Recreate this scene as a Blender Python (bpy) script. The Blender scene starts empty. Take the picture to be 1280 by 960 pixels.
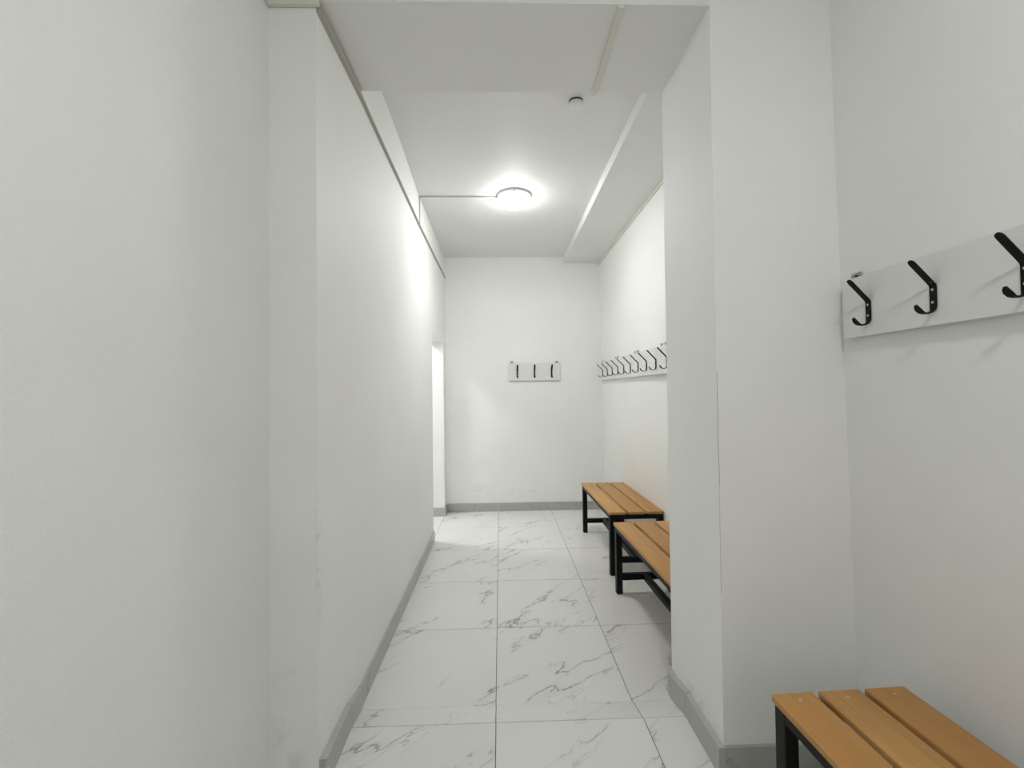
import bpy, bmesh, math, random
from mathutils import Vector, Matrix

random.seed(4)
scn = bpy.context.scene
col = scn.collection

# ------------------------------------------------------------------ camera
F_PX, YAW, PITCH, ROLL = 524.8, 0.0277, 0.0159, 0.0117
CAM = Vector((0.0351, 0.0, 1.3732))


def cam_dir(u, w):
    cr, sr = math.cos(ROLL), math.sin(ROLL)
    a, b = u * cr - w * sr, u * sr + w * cr
    cp, sp = math.cos(PITCH), math.sin(PITCH)
    y, z = cp + b * sp, sp - b * cp
    cy, sy = math.cos(YAW), math.sin(YAW)
    return Vector((a * cy + y * sy, -a * sy + y * cy, z))


fwd = cam_dir(0, 0)
right = cam_dir(1, 0) - fwd
up = -(cam_dir(0, 1) - fwd)
cam_data = bpy.data.cameras.new('camera')
cam_data.sensor_fit = 'HORIZONTAL'
cam_data.sensor_width = 36.0
cam_data.lens = F_PX / 1280.0 * 36.0
cam_data.clip_start = 0.02
cam = bpy.data.objects.new('camera', cam_data)
col.objects.link(cam)
m = Matrix((right.normalized(), up.normalized(), -fwd.normalized())).transposed().to_4x4()
m.translation = CAM
cam.matrix_world = m
scn.camera = cam

# ------------------------------------------------------------------ world and exposure
world = bpy.data.worlds.new('world')
scn.world = world
world.use_nodes = True
world.node_tree.nodes['Background'].inputs[0].default_value = (0.8, 0.85, 0.9, 1)
world.node_tree.nodes['Background'].inputs[1].default_value = 0.05
scn.view_settings.view_transform = 'Standard'
scn.view_settings.look = 'None'
scn.view_settings.gamma = 1.0
scn.view_settings.use_curve_mapping = False
scn.view_settings.exposure = 0.09
scn.cycles.max_bounces = 16
scn.cycles.diffuse_bounces = 12
scn.cycles.sample_clamp_indirect = 8.0

# lamp strengths (emission of the frosted glass of each ceiling lamp)
LAMP_CORRIDOR = 114.0
LAMP_NEAR = 101.0
LAMP_SIDE = 155.0

# ------------------------------------------------------------------ materials


def new_mat(name):
    mt = bpy.data.materials.new(name)
    mt.use_nodes = True
    nt = mt.node_tree
    return mt, nt, nt.nodes['Principled BSDF'], nt.nodes, nt.links


def set_in(node, **kw):
    for k, v in kw.items():
        node.inputs[k.replace('_', ' ')].default_value = v


def simple(name, colr, rough=0.5, metal=0.0, spec=0.5):
    mt, nt, b, N, L = new_mat(name)
    b.inputs['Base Color'].default_value = (*colr, 1)
    b.inputs['Roughness'].default_value = rough
    b.inputs['Metallic'].default_value = metal
    b.inputs['Specular IOR Level'].default_value = spec
    return mt


def mth(nt, op, a, b=None, clamp=False):
    n = nt.nodes.new('ShaderNodeMath')
    n.operation = op
    n.use_clamp = clamp
    for i, v in enumerate((a, b)):
        if v is None:
            continue
        if isinstance(v, (int, float)):
            n.inputs[i].default_value = v
        else:
            nt.links.new(v, n.inputs[i])
    return n.outputs[0]


def map_range(nt, v, a, b, c=0.0, d=1.0):
    n = nt.nodes.new('ShaderNodeMapRange')
    nt.links.new(v, n.inputs['Value'])
    for k, x in zip(('From Min', 'From Max', 'To Min', 'To Max'), (a, b, c, d)):
        n.inputs[k].default_value = x
    return n.outputs['Result']


def noise(nt, vec, scale, detail=3.0, rough=0.5, dist=0.0):
    n = nt.nodes.new('ShaderNodeTexNoise')
    n.inputs['Scale'].default_value = scale
    n.inputs['Detail'].default_value = detail
    n.inputs['Roughness'].default_value = rough
    n.inputs['Distortion'].default_value = dist
    if vec is not None:
        nt.links.new(vec, n.inputs['Vector'])
    return n.outputs['Fac']


def mix_rgb(nt, fac, a, b):
    n = nt.nodes.new('ShaderNodeMix')
    n.data_type = 'RGBA'
    if isinstance(fac, (int, float)):
        n.inputs['Factor'].default_value = fac
    else:
        nt.links.new(fac, n.inputs['Factor'])
    for k, v in (('A', a), ('B', b)):
        sock = [s for s in n.inputs if s.name == k and s.type == 'RGBA'][0]
        if isinstance(v, tuple):
            sock.default_value = (*v, 1) if len(v) == 3 else v
        else:
            nt.links.new(v, sock)
    return [s for s in n.outputs if s.type == 'RGBA'][0]


def box_mask(nt, vec, centre, size, soft):
    """soft ellipsoid mask around a point (used for stains that have a shape of their own)"""
    s = nt.nodes.new('ShaderNodeVectorMath'); s.operation = 'SUBTRACT'
    nt.links.new(vec, s.inputs[0]); s.inputs[1].default_value = centre
    d = nt.nodes.new('ShaderNodeVectorMath'); d.operation = 'DIVIDE'
    nt.links.new(s.outputs[0], d.inputs[0]); d.inputs[1].default_value = size
    l = nt.nodes.new('ShaderNodeVectorMath'); l.operation = 'LENGTH'
    nt.links.new(d.outputs[0], l.inputs[0])
    return map_range(nt, l.outputs['Value'], 1.0, 1.0 - soft)


def paint(name, colr, bump=0.3, scale=260.0, stains=()):
    """rolled wall paint with a fine orange-peel relief; stains = (centre, size, strength, noise scale, colour)"""
    mt, nt, b, N, L = new_mat(name)
    tc = N.new('ShaderNodeTexCoord')
    v = tc.outputs['Object']
    mott = noise(nt, v, 2.3, 4.0, 0.55)
    c = mix_rgb(nt, map_range(nt, mott, 0.3, 0.7), tuple(x * 0.975 for x in colr), tuple(min(1, x * 1.012) for x in colr))
    for centre, size, strength, nscale, scol in stains:
        mk = box_mask(nt, v, centre, size, 0.8)
        sp = map_range(nt, noise(nt, v, nscale, 5.0, 0.65), 0.46, 0.64)
        f = mth(nt, 'MULTIPLY', mth(nt, 'MULTIPLY', mk, sp, True), strength, True)
        c = mix_rgb(nt, f, c, scol)
    L.new(c, b.inputs['Base Color'])
    b.inputs['Roughness'].default_value = 0.62
    b.inputs['Specular IOR Level'].default_value = 0.3
    bp = N.new('ShaderNodeBump')
    bp.inputs['Strength'].default_value = bump
    bp.inputs['Distance'].default_value = 0.004
    L.new(noise(nt, v, scale, 2.0, 0.5), bp.inputs['Height'])
    L.new(bp.outputs['Normal'], b.inputs['Normal'])
    return mt


def marble(name, base, vein, rough=0.28):
    mt, nt, b, N, L = new_mat(name)
    tc = N.new('ShaderNodeTexCoord')
    oi = N.new('ShaderNodeObjectInfo')
    # every tile takes its own piece of the print
    off = N.new('ShaderNodeVectorMath'); off.operation = 'SCALE'
    cmb = N.new('ShaderNodeCombineXYZ')
    L.new(oi.outputs['Random'], cmb.inputs[0])
    L.new(mth(nt, 'FRACT', mth(nt, 'MULTIPLY', oi.outputs['Random'], 17.3)), cmb.inputs[1])
    L.new(mth(nt, 'FRACT', mth(nt, 'MULTIPLY', oi.outputs['Random'], 5.7)), cmb.inputs[2])
    L.new(cmb.outputs[0], off.inputs[0]); off.inputs['Scale'].default_value = 30.0
    rot = N.new('ShaderNodeVectorRotate')
    rot.rotation_type = 'Z_AXIS'
    rot.inputs['Angle'].default_value = math.radians(-38)
    L.new(tc.outputs['Object'], rot.inputs['Vector'])
    st = N.new('ShaderNodeVectorMath'); st.operation = 'MULTIPLY'
    L.new(rot.outputs[0], st.inputs[0]); st.inputs[1].default_value = (0.85, 2.8, 2.0)
    ad = N.new('ShaderNodeVectorMath'); ad.operation = 'ADD'
    L.new(st.outputs[0], ad.inputs[0]); L.new(off.outputs[0], ad.inputs[1])
    v = ad.outputs[0]
    n1 = noise(nt, v, 1.35, 5.0, 0.56, 0.10)
    line = map_range(nt, mth(nt, 'ABSOLUTE', mth(nt, 'SUBTRACT', n1, 0.5)), 0.0, 0.0105, 1.0, 0.0)
    halo = map_range(nt, mth(nt, 'ABSOLUTE', mth(nt, 'SUBTRACT', n1, 0.5)), 0.0, 0.05, 1.0, 0.0)
    brk = map_range(nt, noise(nt, v, 1.9, 1.5, 0.5), 0.46, 0.6)
    n2 = noise(nt, v, 2.2, 4.0, 0.58, 0.1)
    fine = map_range(nt, mth(nt, 'ABSOLUTE', mth(nt, 'SUBTRACT', n2, 0.52)), 0.0, 0.010, 1.0, 0.0)
    brk2 = map_range(nt, noise(nt, v, 1.3, 2.0, 0.5), 0.56, 0.68)
    f = mth(nt, 'MULTIPLY', line, brk, True)
    f2 = mth(nt, 'MULTIPLY', mth(nt, 'MULTIPLY', fine, brk2, True), 0.55, True)
    f3 = mth(nt, 'MULTIPLY', mth(nt, 'MULTIPLY', halo, brk, True), 0.10, True)
    cloud = map_range(nt, noise(nt, v, 0.9, 3.0, 0.5), 0.3, 0.7)
    c = mix_rgb(nt, cloud, tuple(x * 0.955 for x in base), base)
    c = mix_rgb(nt, mth(nt, 'MAXIMUM', mth(nt, 'MAXIMUM', mth(nt, 'MULTIPLY', f, 0.85), f2), f3), c, vein)
    L.new(c, b.inputs['Base Color'])
    b.inputs['Roughness'].default_value = rough
    b.inputs['Specular IOR Level'].default_value = 0.42
    return mt


def wood(name, light, dark):
    mt, nt, b, N, L = new_mat(name)
    tc = N.new('ShaderNodeTexCoord')
    oi = N.new('ShaderNodeObjectInfo')
    st = N.new('ShaderNodeVectorMath'); st.operation = 'MULTIPLY'
    L.new(tc.outputs['Object'], st.inputs[0]); st.inputs[1].default_value = (26.0, 1.7, 20.0)
    cmb = N.new('ShaderNodeCombineXYZ')
    for i, k in enumerate((40.0, 23.0, 11.0)):
        L.new(mth(nt, 'MULTIPLY', oi.outputs['Random'], k), cmb.inputs[i])
    ad = N.new('ShaderNodeVectorMath'); ad.operation = 'ADD'
    L.new(st.outputs[0], ad.inputs[0]); L.new(cmb.outputs[0], ad.inputs[1])
    v = ad.outputs[0]
    g1 = noise(nt, v, 1.0, 5.0, 0.62, 0.6)
    g2 = noise(nt, v, 5.5, 3.0, 0.6)
    g3 = noise(nt, v, 0.22, 2.0, 0.5)
    f = mth(nt, 'ADD', mth(nt, 'MULTIPLY', map_range(nt, g1, 0.3, 0.75), 0.55), mth(nt, 'MULTIPLY', map_range(nt, g2, 0.35, 0.7), 0.2))
    f = mth(nt, 'ADD', f, mth(nt, 'MULTIPLY', map_range(nt, g3, 0.3, 0.7), 0.25), True)
    c = mix_rgb(nt, f, light, dark)
    # boards differ from one another: some redder and browner
    c = mix_rgb(nt, mth(nt, 'MULTIPLY', mth(nt, 'FRACT', mth(nt, 'MULTIPLY', oi.outputs['Random'], 7.31)), 0.55), c, tuple(x * k for x, k in zip(dark, (1.02, 0.93, 0.85))))
    L.new(c, b.inputs['Base Color'])
    b.inputs['Roughness'].default_value = 0.42
    b.inputs['Specular IOR Level'].default_value = 0.35
    bp = N.new('ShaderNodeBump')
    bp.inputs['Strength'].default_value = 0.12
    bp.inputs['Distance'].default_value = 0.002
    L.new(g2, bp.inputs['Height'])
    L.new(bp.outputs['Normal'], b.inputs['Normal'])
    return mt


def glow(name, colr, strength):
    """lit frosted glass; emission dimmed towards the rim to keep the ceiling halo small"""
    mt, nt, b, N, L = new_mat(name)
    b.inputs['Base Color'].default_value = (0.9, 0.9, 0.88, 1)
    b.inputs['Roughness'].default_value = 0.25
    b.inputs['Emission Color'].default_value = (*colr, 1)
    tc = N.new('ShaderNodeTexCoord')
    sx = N.new('ShaderNodeSeparateXYZ')
    L.new(tc.outputs['Object'], sx.inputs[0])
    L.new(map_range(nt, sx.outputs['Z'], -0.032, -0.092, strength * 0.07, strength * 1.40), b.inputs['Emission Strength'])
    return mt


WALL = (0.80, 0.802, 0.79)
DIRT = (0.33, 0.30, 0.24)
M = {}
M['wall'] = paint('white_wall_paint', WALL)
M['wall_left'] = paint('white_wall_paint_left', WALL, stains=[
    ((-0.70, 1.46, 0.24), (0.08, 0.05, 0.40), 0.38, 4.0, DIRT),
    ((-0.594, 1.46, 0.8), (0.012, 0.03, 0.35), 0.30, 30.0, DIRT)])
M['wall_far'] = paint('white_wall_paint_far', WALL, stains=[
    ((-0.20, 4.82, 0.262), (0.10, 0.05, 0.05), 0.5, 26.0, (0.30, 0.29, 0.27)),
    ((0.40, 4.82, 0.22), (0.35, 0.05, 0.08), 0.16, 16.0, (0.40, 0.39, 0.36)),
    ((0.05, 4.82, 0.21), (0.3, 0.05, 0.09), 0.12, 14.0, (0.42, 0.41, 0.38))])
M['wall_pillar'] = paint('white_wall_paint_pillar', WALL, stains=[
    ((0.801, 1.66, 0.15), (0.03, 0.26, 0.03), 0.30, 24.0, DIRT)])
M['crack'] = simple('dark_plaster_crack', (0.30, 0.28, 0.245), 0.9)
M['ceiling'] = paint('white_ceiling_paint', (0.74, 0.742, 0.73), 0.05, 180.0)
M['marble'] = marble('white_marble_tile', (0.675, 0.675, 0.65), (0.17, 0.16, 0.145))
M['marble_skirt'] = marble('grey_marble_skirting', (0.41, 0.41, 0.385), (0.20, 0.19, 0.18), 0.3)
M['grout'] = simple('dark_grout', (0.10, 0.095, 0.085), 0.9)
M['mortar'] = simple('pale_mortar', (0.66, 0.65, 0.60), 0.9)
M['wood'] = wood('varnished_oak', (0.62, 0.36, 0.125), (0.36, 0.172, 0.045))
M['black'] = simple('black_powder_coat', (0.005, 0.005, 0.0055), 0.5, 0.0, 0.22)
M['hook'] = simple('black_hook_paint', (0.006, 0.006, 0.006), 0.6, 0.0, 0.2)
M['board'] = simple('white_laminate', (0.70, 0.70, 0.685), 0.4)
M['steel'] = simple('zinc_plated_steel', (0.55, 0.55, 0.54), 0.35, 0.9)
M['clip'] = simple('grey_hanger_steel', (0.34, 0.34, 0.33), 0.5, 0.4)
M['rubber'] = simple('black_plastic_cap', (0.012, 0.012, 0.012), 0.7)
M['trunking'] = simple('cream_plastic_trunking', (0.66, 0.645, 0.58), 0.45)
M['shade_trunking'] = simple('shade_darkened_trunking', (0.40, 0.385, 0.335), 0.55)  # trunking colour darkened to imitate the thin shadow gap along the corridor wall
M['cable'] = simple('grey_cable_cover', (0.50, 0.49, 0.44), 0.5)
M['plastic'] = simple('white_plastic', (0.74, 0.74, 0.72), 0.4)
M['lamp_ring'] = simple('white_lamp_ring', (0.72, 0.71, 0.70), 0.35)
M['dark_gap'] = simple('dark_plastic', (0.03, 0.03, 0.03), 0.6)

# ------------------------------------------------------------------ mesh helpers


def add_box(bm, x0, x1, y0, y1, z0, z1):
    r = bmesh.ops.create_cube(bm, size=1.0)
    for vtx in r['verts']:
        vtx.co = Vector(((x0 + x1) / 2 + vtx.co.x * (x1 - x0), (y0 + y1) / 2 + vtx.co.y * (y1 - y0), (z0 + z1) / 2 + vtx.co.z * (z1 - z0)))
    return r['verts']


def bevel_all(bm, w, seg=1):
    bmesh.ops.bevel(bm, geom=list(bm.edges), offset=w, segments=seg, profile=0.5, affect='EDGES', clamp_overlap=True)


def box_bm(x0, x1, y0, y1, z0, z1, bev=0.0, seg=1):
    bm = bmesh.new()
    add_box(bm, x0, x1, y0, y1, z0, z1)
    if bev:
        bevel_all(bm, bev, seg)
    return bm


def hexa_bm(low, high):
    """solid from four bottom and four top corners"""
    bm = bmesh.new()
    a = [bm.verts.new(p) for p in low]
    b = [bm.verts.new(p) for p in high]
    bm.faces.new(a[::-1]); bm.faces.new(b)
    for i in range(4):
        j = (i + 1) % 4
        bm.faces.new((a[i], a[j], b[j], b[i]))
    return bm


def prism_bm(poly, axis, a0, a1):
    """polygon in the two other axes (in x,y,z order) extruded along axis"""
    bm = bmesh.new()

    def mk(p, a):
        q = list(p); q.insert(axis, a); return bm.verts.new(q)
    lo = [mk(p, a0) for p in poly]
    hi = [mk(p, a1) for p in poly]
    bm.faces.new(lo); bm.faces.new(hi[::-1])
    n = len(poly)
    for i in range(n):
        j = (i + 1) % n
        bm.faces.new((lo[j], lo[i], hi[i], hi[j]))
    return bm


def lathe_bm(profile, seg=48):
    """(r, z) profile turned about z; r = 0 ends become a single vertex"""
    bm = bmesh.new()
    rings = []
    for r, z in profile:
        if r < 1e-6:
            rings.append([bm.verts.new((0, 0, z))])
        else:
            rings.append([bm.verts.new((r * math.cos(2 * math.pi * i / seg), r * math.sin(2 * math.pi * i / seg), z)) for i in range(seg)])
    for a, b in zip(rings, rings[1:]):
        for i in range(seg):
            j = (i + 1) % seg
            if len(a) == 1 and len(b) == 1:
                continue
            if len(a) == 1:
                bm.faces.new((a[0], b[i], b[j]))
            elif len(b) == 1:
                bm.faces.new((a[i], b[0], a[j]))
            else:
                bm.faces.new((a[i], b[i], b[j], a[j]))
    return bm


def to_mesh(name, bm, mat, smooth=False):
    bmesh.ops.recalc_face_normals(bm, faces=list(bm.faces))
    me = bpy.data.meshes.new(name)
    bm.to_mesh(me)
    bm.free()
    me.materials.append(mat)
    if smooth:
        for p in me.polygons:
            p.use_smooth = True
        try:
            me.set_sharp_from_angle(angle=math.radians(40))
        except Exception:
            pass
    return me


def link(name, me, parent=None, loc=(0, 0, 0)):
    o = bpy.data.objects.new(name, me)
    col.objects.link(o)
    o.parent = parent
    o.location = loc
    return o


def obj(name, bm, mat, parent=None, smooth=False, loc=(0, 0, 0)):
    return link(name, to_mesh(name, bm, mat, smooth), parent, loc)


def tag(o, label, cat, group=None):
    o['label'] = label
    o['category'] = cat
    if group:
        o['group'] = group
    return o


def thing(name, label, cat, loc=(0, 0, 0), rotz=0.0, group=None):
    o = bpy.data.objects.new(name, None)
    o.empty_display_size = 0.1
    col.objects.link(o)
    o.location = loc
    o.rotation_euler = (0, 0, rotz)
    return tag(o, label, cat, group)


def struct(o, label=None, cat=None):
    o['kind'] = 'structure'
    if label:
        o['label'] = label
    if cat:
        o['category'] = cat
    return o


def copy_tree(o, parent=None):
    c = o.copy()
    col.objects.link(c)
    c.parent = parent
    for ch in list(o.children):
        copy_tree(ch, c)
    return c


# ------------------------------------------------------------------ room measures (metres)
XL, XLN = -0.594, -0.757          # corridor left wall, near-room left wall
YF = 4.821                        # far wall
PX, PY0, PY1 = 0.799, 1.462, 1.905  # pillar left face, near and far side
ZB = 2.744                        # underside of the beam
ZC = 2.916                        # corridor ceiling
ZX = 2.842                        # underside of the boxed strip on the right
XX = 0.783
ZN = 0.035                        # near floor level
YR0, YR1 = 1.717, 1.856           # ramp strip between the two floor levels
DY0, DY1, DZ = 3.902, 4.668, 1.925  # doorway in the left wall
YBACK = -1.6
TOP = 3.05

# ------------------------------------------------------------------ walls
wl = obj('wall_left', prism_bm([(PY0, -0.02), (DY0, -0.02), (DY0, DZ), (DY1, DZ), (DY1, -0.02), (YF + 0.1, -0.02), (YF + 0.1, TOP), (PY0, TOP)], 0, XLN, XL), M['wall_left'])
struct(wl, 'white painted corridor wall with a narrow open doorway at its far end', 'wall')
wnl = obj('wall_near_left', box_bm(XLN - 0.15, XLN, YBACK, PY0 + 0.1, -0.02, TOP), M['wall'])
struct(wnl, 'plain white textured wall stepping back from the corridor opening', 'wall')
wf = obj('wall_far', box_bm(XLN, 1.45, YF, YF + 0.15, -0.02, TOP), M['wall_far'])
struct(wf, 'white end wall of the corridor with faint scuffs above the skirting', 'wall')
wr = obj('wall_right', hexa_bm(
    [(1.262, PY1 - 0.02, -0.02), (1.45, PY1 - 0.02, -0.02), (1.45, YF + 0.02, -0.02), (1.226, YF + 0.02, -0.02)],
    [(1.196, PY1 - 0.02, TOP), (1.45, PY1 - 0.02, TOP), (1.45, YF + 0.02, TOP), (1.190, YF + 0.02, TOP)]), M['wall'])
struct(wr, 'white wall behind the two far benches and the long row of hooks', 'wall')
wp = obj('wall_pillar', box_bm(PX, 1.45, PY0, PY1, -0.02, TOP), M['wall_pillar'])
# the plaster crack that runs along the pillar's edge: thin slivers just inside the front face
cr_ = bmesh.new()
zz, xx_ = 1.43, PX + 0.0012
while zz > 0.62:
    z2 = zz - random.uniform(0.03, 0.06)
    x2 = PX + 0.0012 + random.uniform(-0.0006, 0.0012)
    wv = 0.0011 if zz > 1.05 else 0.0006
    vs = [cr_.verts.new(p) for p in ((xx_ - wv * 0.6, PY0 - 0.0003, zz), (xx_ + wv, PY0 - 0.0003, zz), (x2 + wv, PY0 - 0.0003, z2), (x2 - wv * 0.6, PY0 - 0.0003, z2))]
    cr_.faces.new(vs)
    zz, xx_ = z2, x2
    if zz < 1.05 and random.random() < 0.35:
        zz -= random.uniform(0.02, 0.05)
obj('crack', cr_, M['crack'], wp)
struct(wp, 'white projecting pillar with a cracked edge carrying the ceiling beam', 'wall')
wnr = obj('wall_near_right', hexa_bm(
    [(1.288, YBACK, -0.02), (1.45, YBACK, -0.02), (1.45, PY0 + 0.01, -0.02), (1.288, PY0 + 0.01, -0.02)],
    [(1.232, YBACK, TOP), (1.45, YBACK, TOP), (1.45, PY0 + 0.01, TOP), (1.232, PY0 + 0.01, TOP)]), M['wall'])
struct(wnr, 'white textured wall beside the pillar carrying one coat rack', 'wall')
wb = obj('wall_back', box_bm(XLN - 0.15, 1.45, YBACK - 0.15, YBACK, -0.02, TOP), M['wall'])
struct(wb, 'plain white wall closing the near room', 'wall')
# side room behind the doorway
SX = -2.35
ws = obj('wall_side_room', prism_bm([(SX, 2.9), (XLN, 2.9), (XLN, 2.8), (SX - 0.1, 2.8), (SX - 0.1, DY1 + 0.1), (XLN, DY1 + 0.1), (XLN, DY1), (SX, DY1)], 2, -0.02, 2.75), M['wall'])
struct(ws, 'bright white walls of the side room seen through the doorway', 'wall')

# ------------------------------------------------------------------ ceiling
ce = obj('ceiling', box_bm(XLN, 1.45, PY1 - 0.02, YF + 0.1, ZC, TOP + 0.05), M['ceiling'])
struct(ce, 'white corridor ceiling with a shallow boxed strip along the right', 'ceiling')
obj('beam', box_bm(XL, PX, PY0, PY1, ZB, TOP), M['ceiling'], ce)
obj('boxed_strip', box_bm(XX, 1.45, PY1, YF + 0.05, ZX, ZC + 0.05), M['ceiling'], ce)
# plaster band between the left trunking and the ceiling, swelling towards the beam
pb = bmesh.new()
prof = [(PY1 - 0.01, 2.729, -0.552), (2.30, 2.716, -0.557), (2.62, 2.708, -0.564), (3.33, 2.687, -0.590), (YF, 2.684, -0.592)]
rows = []
for y, z, x in prof:
    rows.append([pb.verts.new(p) for p in ((XL - 0.02, y, z), (-0.588, y, z), (x, y, ZC + 0.01), (XL - 0.02, y, ZC + 0.01))])
for a, b in zip(rows, rows[1:]):
    for i in range(4):
        j = (i + 1) % 4
        pb.faces.new((a[i], a[j], b[j], b[i]))
pb.faces.new(rows[0]); pb.faces.new(rows[-1][::-1])
obj('plaster_band', pb, M['wall'], wl)
cn = obj('ceiling_near', box_bm(XLN - 0.15, 1.45, YBACK - 0.1, PY0, 2.93, TOP + 0.05), M['ceiling'])
struct(cn, 'white ceiling of the near room', 'ceiling')
cs = obj('ceiling_side_room', box_bm(SX - 0.1, XLN, 2.8, DY1 + 0.1, 2.6, 2.75), M['ceiling'])
struct(cs, 'white ceiling of the side room', 'ceiling')

# ------------------------------------------------------------------ floor: grout bed and single tiles
fb = bmesh.new()
add_box(fb, SX, 1.45, YR1, YF + 0.1, -0.08, -0.0025)
add_box(fb, XLN - 0.1, 1.45, YBACK, YR0, -0.08, ZN - 0.0025)
fl = obj('floor', fb, M['grout'])
struct(fl, 'white marble tiled floor with dark joints and a low ramp strip', 'floor')
ramp_bed = hexa_bm([(XLN, YR0, -0.08), (1.3, YR0, -0.08), (1.3, YR1, -0.08), (XLN, YR1, -0.08)],
                   [(XLN, YR0, ZN - 0.003), (1.3, YR0, ZN - 0.003), (1.3, YR1, -0.003), (XLN, YR1, -0.003)])
obj('ramp_bed', ramp_bed, M['grout'], fl)
G = 0.0014
tile_cache = {}


def tile_mesh(w, d):
    k = (round(w, 3), round(d, 3))
    if k not in tile_cache:
        bm = box_bm(-w / 2 + G, w / 2 - G, -d / 2 + G, d / 2 - G, -0.012, 0.0)
        top = [e for e in bm.edges if all(abs(vv.co.z) < 1e-6 for vv in e.verts)]
        bmesh.ops.bevel(bm, geom=top, offset=0.0008, segments=1, profile=0.5, affect='EDGES')
        tile_cache[k] = to_mesh('floor_tile', bm, M['marble'])
    return tile_cache[k]


def lay(x_edges, y_edges, z):
    for x0, x1 in zip(x_edges, x_edges[1:]):
        for y0, y1 in zip(y_edges, y_edges[1:]):
            link('floor_tile', tile_mesh(x1 - x0, y1 - y0), fl, ((x0 + x1) / 2, (y0 + y1) / 2, z))


rows_far = [YR1 + 0.6 * k for k in range(5)] + [YF]
lay([-0.6, 0.0, 0.6, 1.2], rows_far, 0.0)
lay([1.2, 1.26], rows_far, 0.0)
lay([SX, -1.8, -1.2, -0.6], [2.9, 3.056 + 0.43, 4.086, DY1], 0.0)
rows_near = sorted([YR0 - 0.6 * k for k in range(6)])
rows_near[0] = YBACK
lay([XLN, -0.598, 0.002, 0.602, 1.202], rows_near, ZN)
lay([1.202, 1.29], rows_near, ZN)
slope = math.atan2(ZN, YR1 - YR0)
rl = math.hypot(ZN, YR1 - YR0)
for x0, x1 in zip([-0.6, 0.001, 0.601], [0.001, 0.601, 0.80]):
    t = link('ramp_tile', tile_mesh(x1 - x0, rl + 0.002), fl, ((x0 + x1) / 2, (YR0 + YR1) / 2 + 0.0015, ZN / 2 - 0.0003))
    t.rotation_euler = (-slope, 0, 0)

# ------------------------------------------------------------------ skirting tiles


def skirting(name, label, pieces):
    """pieces: list of (low corners, high corners) of solid blocks; each is one tile"""
    root = bpy.data.objects.new(name, None)
    col.objects.link(root)
    struct(root, label, 'skirting')
    for low, high, *rest in pieces:
        o = obj('skirting_tile', hexa_bm(low, high), M['marble_skirt'], root)
    return root


def block(x0, x1, y0, y1, z0, z1):
    return ([(x0, y0, z0), (x1, y0, z0), (x1, y1, z0), (x0, y1, z0)], [(x0, y0, z1), (x1, y0, z1), (x1, y1, z1), (x0, y1, z1)])


H = 0.095
g = 0.0012
bt = 0.012
pieces = []
ys = [YR1, 2.456, 3.056, 3.656, DY0]
for a, b in zip(ys, ys[1:]):
    pieces.append(block(XL, XL + bt, a + g, b - g, 0, H))
x1, x0 = XL + 0.016, XL
pieces.append(([(x0, YR0, ZN), (x1 + .006, YR0, ZN), (x1, YR1 - g, 0), (x0, YR1 - g, 0)],
               [(x0, YR0, ZN + H), (x1 + .006, YR0, ZN + H), (x1, YR1 - g, H), (x0, YR1 - g, H)]))
pieces.append(([(x0, PY0, ZN), (x1 + .01, PY0, ZN), (x1 + .006, YR0 - g, ZN), (x0, YR0 - g, ZN)],
               [(x0, PY0, ZN + H), (x1 + .01, PY0, ZN + H), (x1 + .006, YR0 - g, ZN + H), (x0, YR0 - g, ZN + H)]))
pieces.append(block(XL, XL + bt, DY1, YF - bt, 0, H))
pieces.append(block(XLN, XL + bt, DY1 - bt, DY1 - g, 0, H))
skirting('baseboard_left', 'grey marble skirting along the corridor wall with the doorway', pieces)
pieces = []
xs = [XL + bt, 0.0, 0.6, 1.2]
for a, b in zip(xs, xs[1:]):
    pieces.append(block(a + g, b - g, YF - bt, YF, 0, H))
skirting('baseboard_far', 'grey marble skirting at the foot of the end wall', pieces)
pieces = []
ys = [PY1, 2.456, 3.056, 3.656, 4.256, YF - bt]
for a, b in zip(ys, ys[1:]):
    xa, xb = 1.262 - (a - PY1) * 0.0123, 1.262 - (b - PY1) * 0.0123
    pieces.append(([(xa - bt, a + g, 0), (xa + .03, a + g, 0), (xb + .03, b - g, 0), (xb - bt, b - g, 0)],
                   [(xa - bt - .003, a + g, H), (xa + .03, a + g, H), (xb + .03, b - g, H), (xb - bt - .003, b - g, H)]))
skirting('baseboard_right', 'grey marble skirting behind the two far benches', pieces)
XB = PX - 0.024
pieces = [
    ([(XB, YR0 + g, ZN), (PX, YR0 + g, ZN), (PX, YR1, 0), (XB, YR1, 0)], [(XB, YR0 + g, ZN + H), (PX, YR0 + g, ZN + H), (PX, YR1, H + .01), (XB, YR1, H + .01)]),
    block(XB, PX, YR1 + g, PY1 - 0.012, 0, H + .01),
    block(XB, PX, PY0 - bt, YR0 - g, ZN, ZN + H),
    block(PX + g, 1.202, PY0 - bt, PY0, ZN, ZN + H)]
skirting('baseboard_pillar', 'grey marble skirting wrapped round the foot of the pillar', pieces)
pieces = []
ys = [YBACK, -1.283, -0.683, -0.083, 0.517, 1.117, PY0 - bt]
for a, b in zip(ys, ys[1:]):
    pieces.append(([(1.287 - bt, a + g, ZN), (1.31, a + g, ZN), (1.31, b - g, ZN), (1.287 - bt, b - g, ZN)],
                   [(1.285 - bt, a + g, ZN + H), (1.31, a + g, ZN + H), (1.31, b - g, ZN + H), (1.285 - bt, b - g, ZN + H)]))
skirting('baseboard_near_right', 'grey marble skirting behind the near bench', pieces)

# ------------------------------------------------------------------ ceiling lamps


def dome_profile(r, h, n=9):
    return [(r * math.cos(math.pi / 2 * i / n), -h * math.sin(math.pi / 2 * i / n)) for i in range(n)] + [(0.0, -h)]


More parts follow.
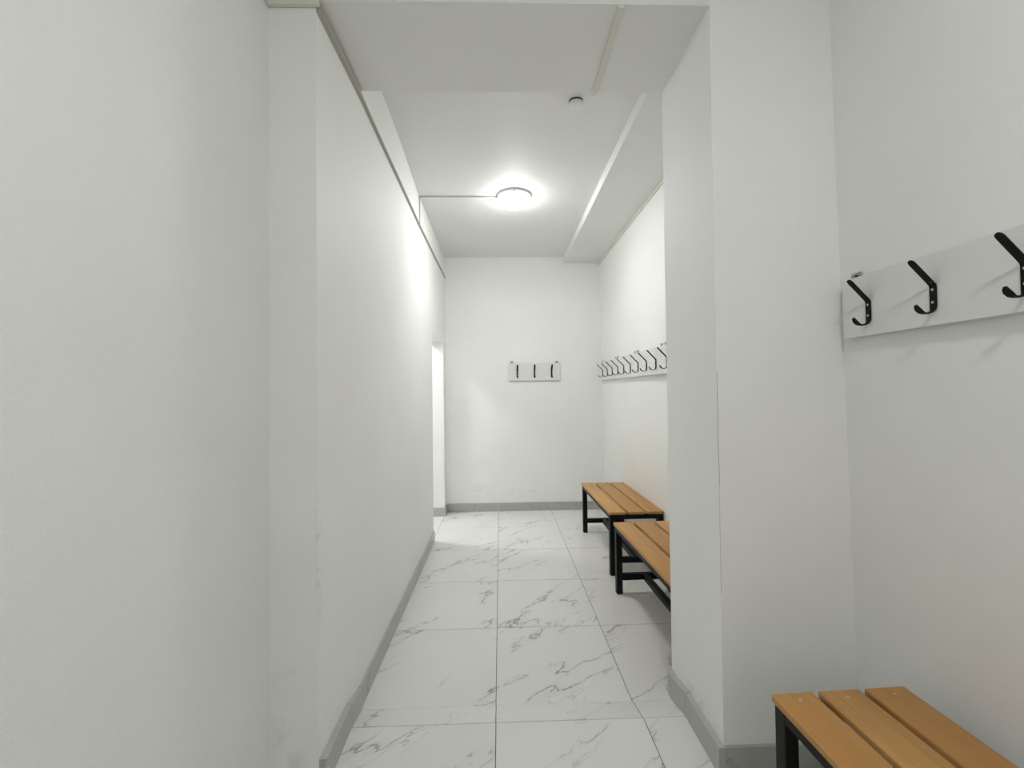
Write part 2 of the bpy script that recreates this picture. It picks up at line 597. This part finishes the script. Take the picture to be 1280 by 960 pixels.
def ceiling_lamp(label, loc, strength, colr=(0.985, 1.0, 0.985), group=None):
    t = thing('ceiling_lamp', label, 'ceiling lamp', loc, 0, group)
    obj('base_ring', lathe_bm([(0.0, 0.0), (0.132, 0.0), (0.134, -0.005), (0.133, -0.016), (0.124, -0.020), (0.0, -0.020)]), M['lamp_ring'], t, True)
    prof = [(0.119, -0.018), (0.122, -0.025)] + [(0.122 * math.cos(a), -0.026 - 0.072 * math.sin(a)) for a in [math.pi / 2 * i / 9 for i in range(1, 9)]] + [(0.0, -0.098)]
    d = obj('diffuser', lathe_bm(prof, 40), glow('lit_frosted_glass', colr, strength), t, True)
    d['label'] = 'lit frosted glass dome'
    for k in range(3):
        a = math.radians(30 + 120 * k)
        c = obj('retaining_clip', box_bm(-0.006, 0.006, -0.004, 0.010, -0.036, -0.008, 0.0015), M['steel'], t)
        c.location = (0.124 * math.cos(a), 0.124 * math.sin(a), 0)
        c.rotation_euler = (0, 0, a + math.pi / 2 + math.pi / 2)
    return t


ceiling_lamp('lit round glass ceiling lamp in the middle of the corridor', (0.160, 3.300, ZC), LAMP_CORRIDOR)
ceiling_lamp('lit round glass ceiling lamp of the near room, before the beam', (0.44, -0.16, 2.93), LAMP_NEAR)
ceiling_lamp('lit round glass ceiling lamp in the side room beyond the doorway', (-1.42, 4.25, 2.60), LAMP_SIDE)

# ------------------------------------------------------------------ benches


def bench(label, loc, rotz, length, width=0.41, height=0.468):
    t = thing('slatted_bench', label, 'bench', loc, rotz, 'slatted changing room benches')
    sw = (width - 2 * 0.018) / 3
    th = 0.021
    for k in range(3):
        x = k * (sw + 0.018)
        s = obj('slat', box_bm(-sw / 2, sw / 2, -length / 2, length / 2, -th, 0, 0.0045, 3), M['wood'], t, True, (x + sw / 2, length / 2, height))
        for yy in (-length / 2 + 0.030, length / 2 - 0.030):
            sc = obj('screw', lathe_bm([(0.0, 0.0016), (0.003, 0.0014), (0.0048, 0.0005), (0.005, -0.001)], 14), M['steel'], s, True, (0.004, yy, 0))
    zt = height - th
    tb = 0.040
    i = 0.006
    for x in (i, width - i - tb):
        for y in (i, length - i - tb):
            lg = obj('leg', box_bm(0, tb, 0, tb, 0.006, zt, 0.002), M['black'], t, False, (x, y, 0))
            obj('foot_cap', box_bm(0.001, tb - 0.001, 0.001, tb - 0.001, 0.0, 0.008, 0.001), M['rubber'], lg)
    for x in (i, width - i - tb):
        obj('side_rail', box_bm(0, tb, i + tb, length - i - tb, zt - 0.030, zt, 0.0015), M['black'], t, False, (x, 0, 0))
    for y in (i, length - i - tb):
        obj('end_rail', box_bm(i + tb, width - i - tb, 0, tb, zt - 0.034, zt, 0.0015), M['black'], t, False, (0, y, 0))
        obj('cross_stretcher', box_bm(i + tb, width - i - tb, 0.004, tb - 0.004, 0.090, 0.130, 0.0015), M['black'], t, False, (0, y, 0))
    obj('long_stretcher', box_bm(width / 2 - 0.018, width / 2 + 0.018, i + tb - 0.004, length - i - tb + 0.004, 0.092, 0.128, 0.0015), M['black'], t)
    return t


bench('oak slatted bench with black legs standing nearest the end wall', (0.826, 3.086, 0), math.radians(0.8), 0.995)
bench('oak slatted bench with black legs between the pillar and the end wall bench', (0.817, 1.918, 0), math.radians(1.4), 0.942)
bench('oak slatted bench in front of the pillar, below the single near coat rack', (0.832, 0.198, ZN), math.radians(2.2), 0.990, 0.402)

# ------------------------------------------------------------------ coat racks


def hook_bm():
    path = [(0.0525, 0.0160), (0.0505, 0.0095), (0.0455, 0.0020), (0.0380, -0.0045), (0.0290, -0.0075), (0.0190, -0.0070), (0.0090, -0.0035),
            (0.0035, 0.0040), (0.0025, 0.0120), (0.0025, 0.0660), (0.0045, 0.0715), (0.0120, 0.0800), (0.0600, 0.1300), (0.0640, 0.1342), (0.0665, 0.1368), (0.0678, 0.1381)]
    wid = [0.006, 0.014, 0.0185, 0.0170, 0.0105, 0.0070, 0.0095, 0.0170, 0.0190, 0.0190, 0.0190, 0.0190, 0.0185, 0.0160, 0.0105, 0.0030]
    th = 0.0048
    bm = bmesh.new()
    rings = []
    for i, (p, z) in enumerate(path):
        a = Vector(path[max(i - 1, 0)]); b = Vector(path[min(i + 1, len(path) - 1)])
        d = (b - a).normalized()
        n = Vector((-d.y, d.x)) * th / 2
        w = wid[i] / 2
        c = min(0.0014, w * 0.5)
        pts = [(-w + c, n), (w - c, n), (w, n * 0.4), (w, -n * 0.4), (w - c, -n), (-w + c, -n), (-w, -n * 0.4), (-w, n * 0.4)]
        rings.append([bm.verts.new((x, p + q.x, z + q.y)) for x, q in pts])
    for a, b in zip(rings, rings[1:]):
        for i in range(8):
            j = (i + 1) % 8
            bm.faces.new((a[i], a[j], b[j], b[i]))
    bm.faces.new(rings[0]); bm.faces.new(rings[-1][::-1])
    return bm


HOOK = to_mesh('hook', hook_bm(), M['hook'], True)
SCREW = to_mesh('screw', lathe_bm([(0.0, 0.0016), (0.002, 0.0014), (0.0036, 0.0005), (0.0038, -0.001)], 12), M['steel'], True)
cb = bmesh.new()
add_box(cb, -0.020, -0.0085, -0.001, 0.001, -0.03, 0.020)
add_box(cb, 0.0085, 0.020, -0.001, 0.001, -0.03, 0.020)
add_box(cb, -0.0085, 0.0085, -0.001, 0.001, 0.013, 0.020)
add_box(cb, -0.0085, 0.0085, -0.001, 0.001, -0.03, 0.002)
CLIP = to_mesh('hanger_plate', cb, M['clip'])
CSCREW = to_mesh('screw', lathe_bm([(0.0, 0.0022), (0.0025, 0.0019), (0.0055, 0.0004), (0.0057, -0.0008)], 12), M['dark_gap'], True)


def coat_rack(label, loc, rotz, length=0.596, height=0.200, group=None):
    """local x along the wall, y out of the wall, z up from the bottom edge of the board"""
    t = thing('coat_rack', label, 'coat rack', loc, rotz, group)
    bd = obj('board', box_bm(0, length, 0.007, 0.025, 0, height, 0.0012), M['board'], t)
    for k in range(3):
        h = link('hook', HOOK, t, (length / 6 + k * length / 3, 0.025, 0.040))
        for z in (0.023, 0.058):
            s = link('screw', SCREW, h, (0, 0.0048, z))
            s.rotation_euler = (-math.pi / 2, 0, 0)
    for x in (0.036, length - 0.036):
        c = link('hanger_plate', CLIP, t, (x, 0.006, height))
        s = link('screw', CSCREW, c, (0, 0.001, 0.007))
        s.rotation_euler = (-math.pi / 2, 0, 0)
    return t


RX = 1.204
row = 'coat racks in a row above the far benches'
Y0 = 4.752
coat_rack('white coat rack with three black hooks, in the row end next to the far corner', (RX, Y0 - 0.601, 1.481), math.pi / 2, group=row)
coat_rack('white coat rack with three black hooks, second in the row from the far corner', (RX, Y0 - 0.601 * 2, 1.481), math.pi / 2, group=row)
coat_rack('white coat rack with three black hooks, third in the row from the far corner', (RX, Y0 - 0.601 * 3, 1.481), math.pi / 2, group=row)
coat_rack('white coat rack with three black hooks, at the pillar end of the row', (RX, Y0 - 0.601 * 4, 1.481), math.pi / 2, group=row)
coat_rack('small white coat rack with three black hooks alone on the end wall', (0.722, YF, 1.487), math.pi, 0.590)
coat_rack('white coat rack with three black hooks just before the pillar, above the near bench', (1.257, 0.814, 1.540), math.pi / 2, 0.612, 0.200)

# ------------------------------------------------------------------ cable trunking, cable cover, smoke detector
lt = thing('cable_trunking', 'cream cable trunking along the top of the corridor wall above the doorway', 'cable trunking', (XL, PY0, 2.69))


def run_bm(pts, sec):
    """box section swept along points; sec(p) gives the four corners at that point"""
    bm = bmesh.new()
    rings = [[bm.verts.new(q) for q in sec(p)] for p in pts]
    for a, b in zip(rings, rings[1:]):
        for i in range(4):
            j = (i + 1) % 4
            bm.faces.new((a[i], a[j], b[j], b[i]))
    bm.faces.new(rings[0]); bm.faces.new(rings[-1][::-1])
    return bm


zl = [(PY0 + 0.001, 2.706, 0.026), (1.885, 2.714, 0.022), (1.93, 2.715, 0.012), (2.30, 2.705, 0.009), (2.62, 2.698, 0.008), (3.33, 2.677, 0.0075), (YF - 0.001, 2.675, 0.007)]
s = obj('channel', run_bm(zl, lambda p: [(0, p[0] - PY0, p[1] - 2.69), (0.014, p[0] - PY0, p[1] - 2.69), (0.014, p[0] - PY0, p[1] - 2.69 + p[2]), (0, p[0] - PY0, p[1] - 2.69 + p[2])]), M['shade_trunking'], lt)
obj('lid', run_bm(zl, lambda p: [(0.014, p[0] - PY0, p[1] - 2.69 + .002), (0.0165, p[0] - PY0, p[1] - 2.69 + .002), (0.0165, p[0] - PY0, p[1] - 2.69 + p[2] - .003), (0.014, p[0] - PY0, p[1] - 2.69 + p[2] - .003)]), M['shade_trunking'], lt)
nt_ = thing('cable_trunking', 'cream cable trunking turning the near corner before the corridor opening', 'cable trunking', (XLN, PY0, 2.716))
obj('front_channel', box_bm(0.001, XL - XLN + 0.014, -0.016, -0.001, 0.0, 0.026, 0.001), M['trunking'], nt_)
obj('near_channel', box_bm(0.001, 0.016, YBACK - PY0 + 0.001, -0.016, 0.0, 0.026, 0.001), M['trunking'], nt_)
bt_ = obj('cable_trunking', box_bm(-0.010, 0.010, 0.0, PY1 - PY0 + 0.004, -0.012, 0.0, 0.0015), M['trunking'], None, False, (0.481, PY0, ZB))
tag(bt_, 'short cream cable trunking crossing the underside of the beam', 'cable trunking')
rt = obj('cable_trunking', run_bm([(PY1 - PY0, 1.2035), (YF - PY0 - 0.001, 1.1965)], lambda p: [(p[1] - 1.2 - 0.018, p[0], -0.024), (p[1] - 1.2, p[0], -0.024), (p[1] - 1.2, p[0], 0.0), (p[1] - 1.2 - 0.018, p[0], 0.0)]), M['trunking'], None, False, (1.2, PY0, ZX))
tag(rt, 'cream cable trunking under the boxed ceiling strip above the benches', 'cable trunking')
cc = thing('cable_cover', 'thin cable cover running from the corridor lamp across the ceiling and down', 'cable cover', (-0.585, 3.305, 2.69))
obj('ceiling_run', box_bm(-0.006, 0.614, -0.0055, 0.0055, ZC - 2.69 - 0.010, ZC - 2.69, 0.001), M['cable'], cc)
obj('wall_drop', box_bm(-0.004, 0.004, -0.005, 0.005, -0.004, ZC - 2.69 - 0.009, 0.001), M['cable'], cc)

sd = thing('smoke_detector', 'small round white smoke detector on the ceiling behind the beam', 'smoke detector', (0.452, 2.195, ZC))
obj('base', lathe_bm([(0.0, 0.0), (0.039, 0.0), (0.039, -0.010), (0.035, -0.012), (0.0, -0.012)], 32), M['plastic'], sd, True)
vent = obj('vent_ring', lathe_bm([(0.0, -0.011), (0.0375, -0.011), (0.0375, -0.022), (0.0, -0.022)], 32), M['dark_gap'], sd, True)
vent['label'] = 'dark vent gap'
obj('cap', lathe_bm([(0.0, -0.021), (0.0375, -0.021), (0.0375, -0.027), (0.033, -0.036), (0.020, -0.041), (0.0, -0.042)], 32), M['plastic'], sd, True)
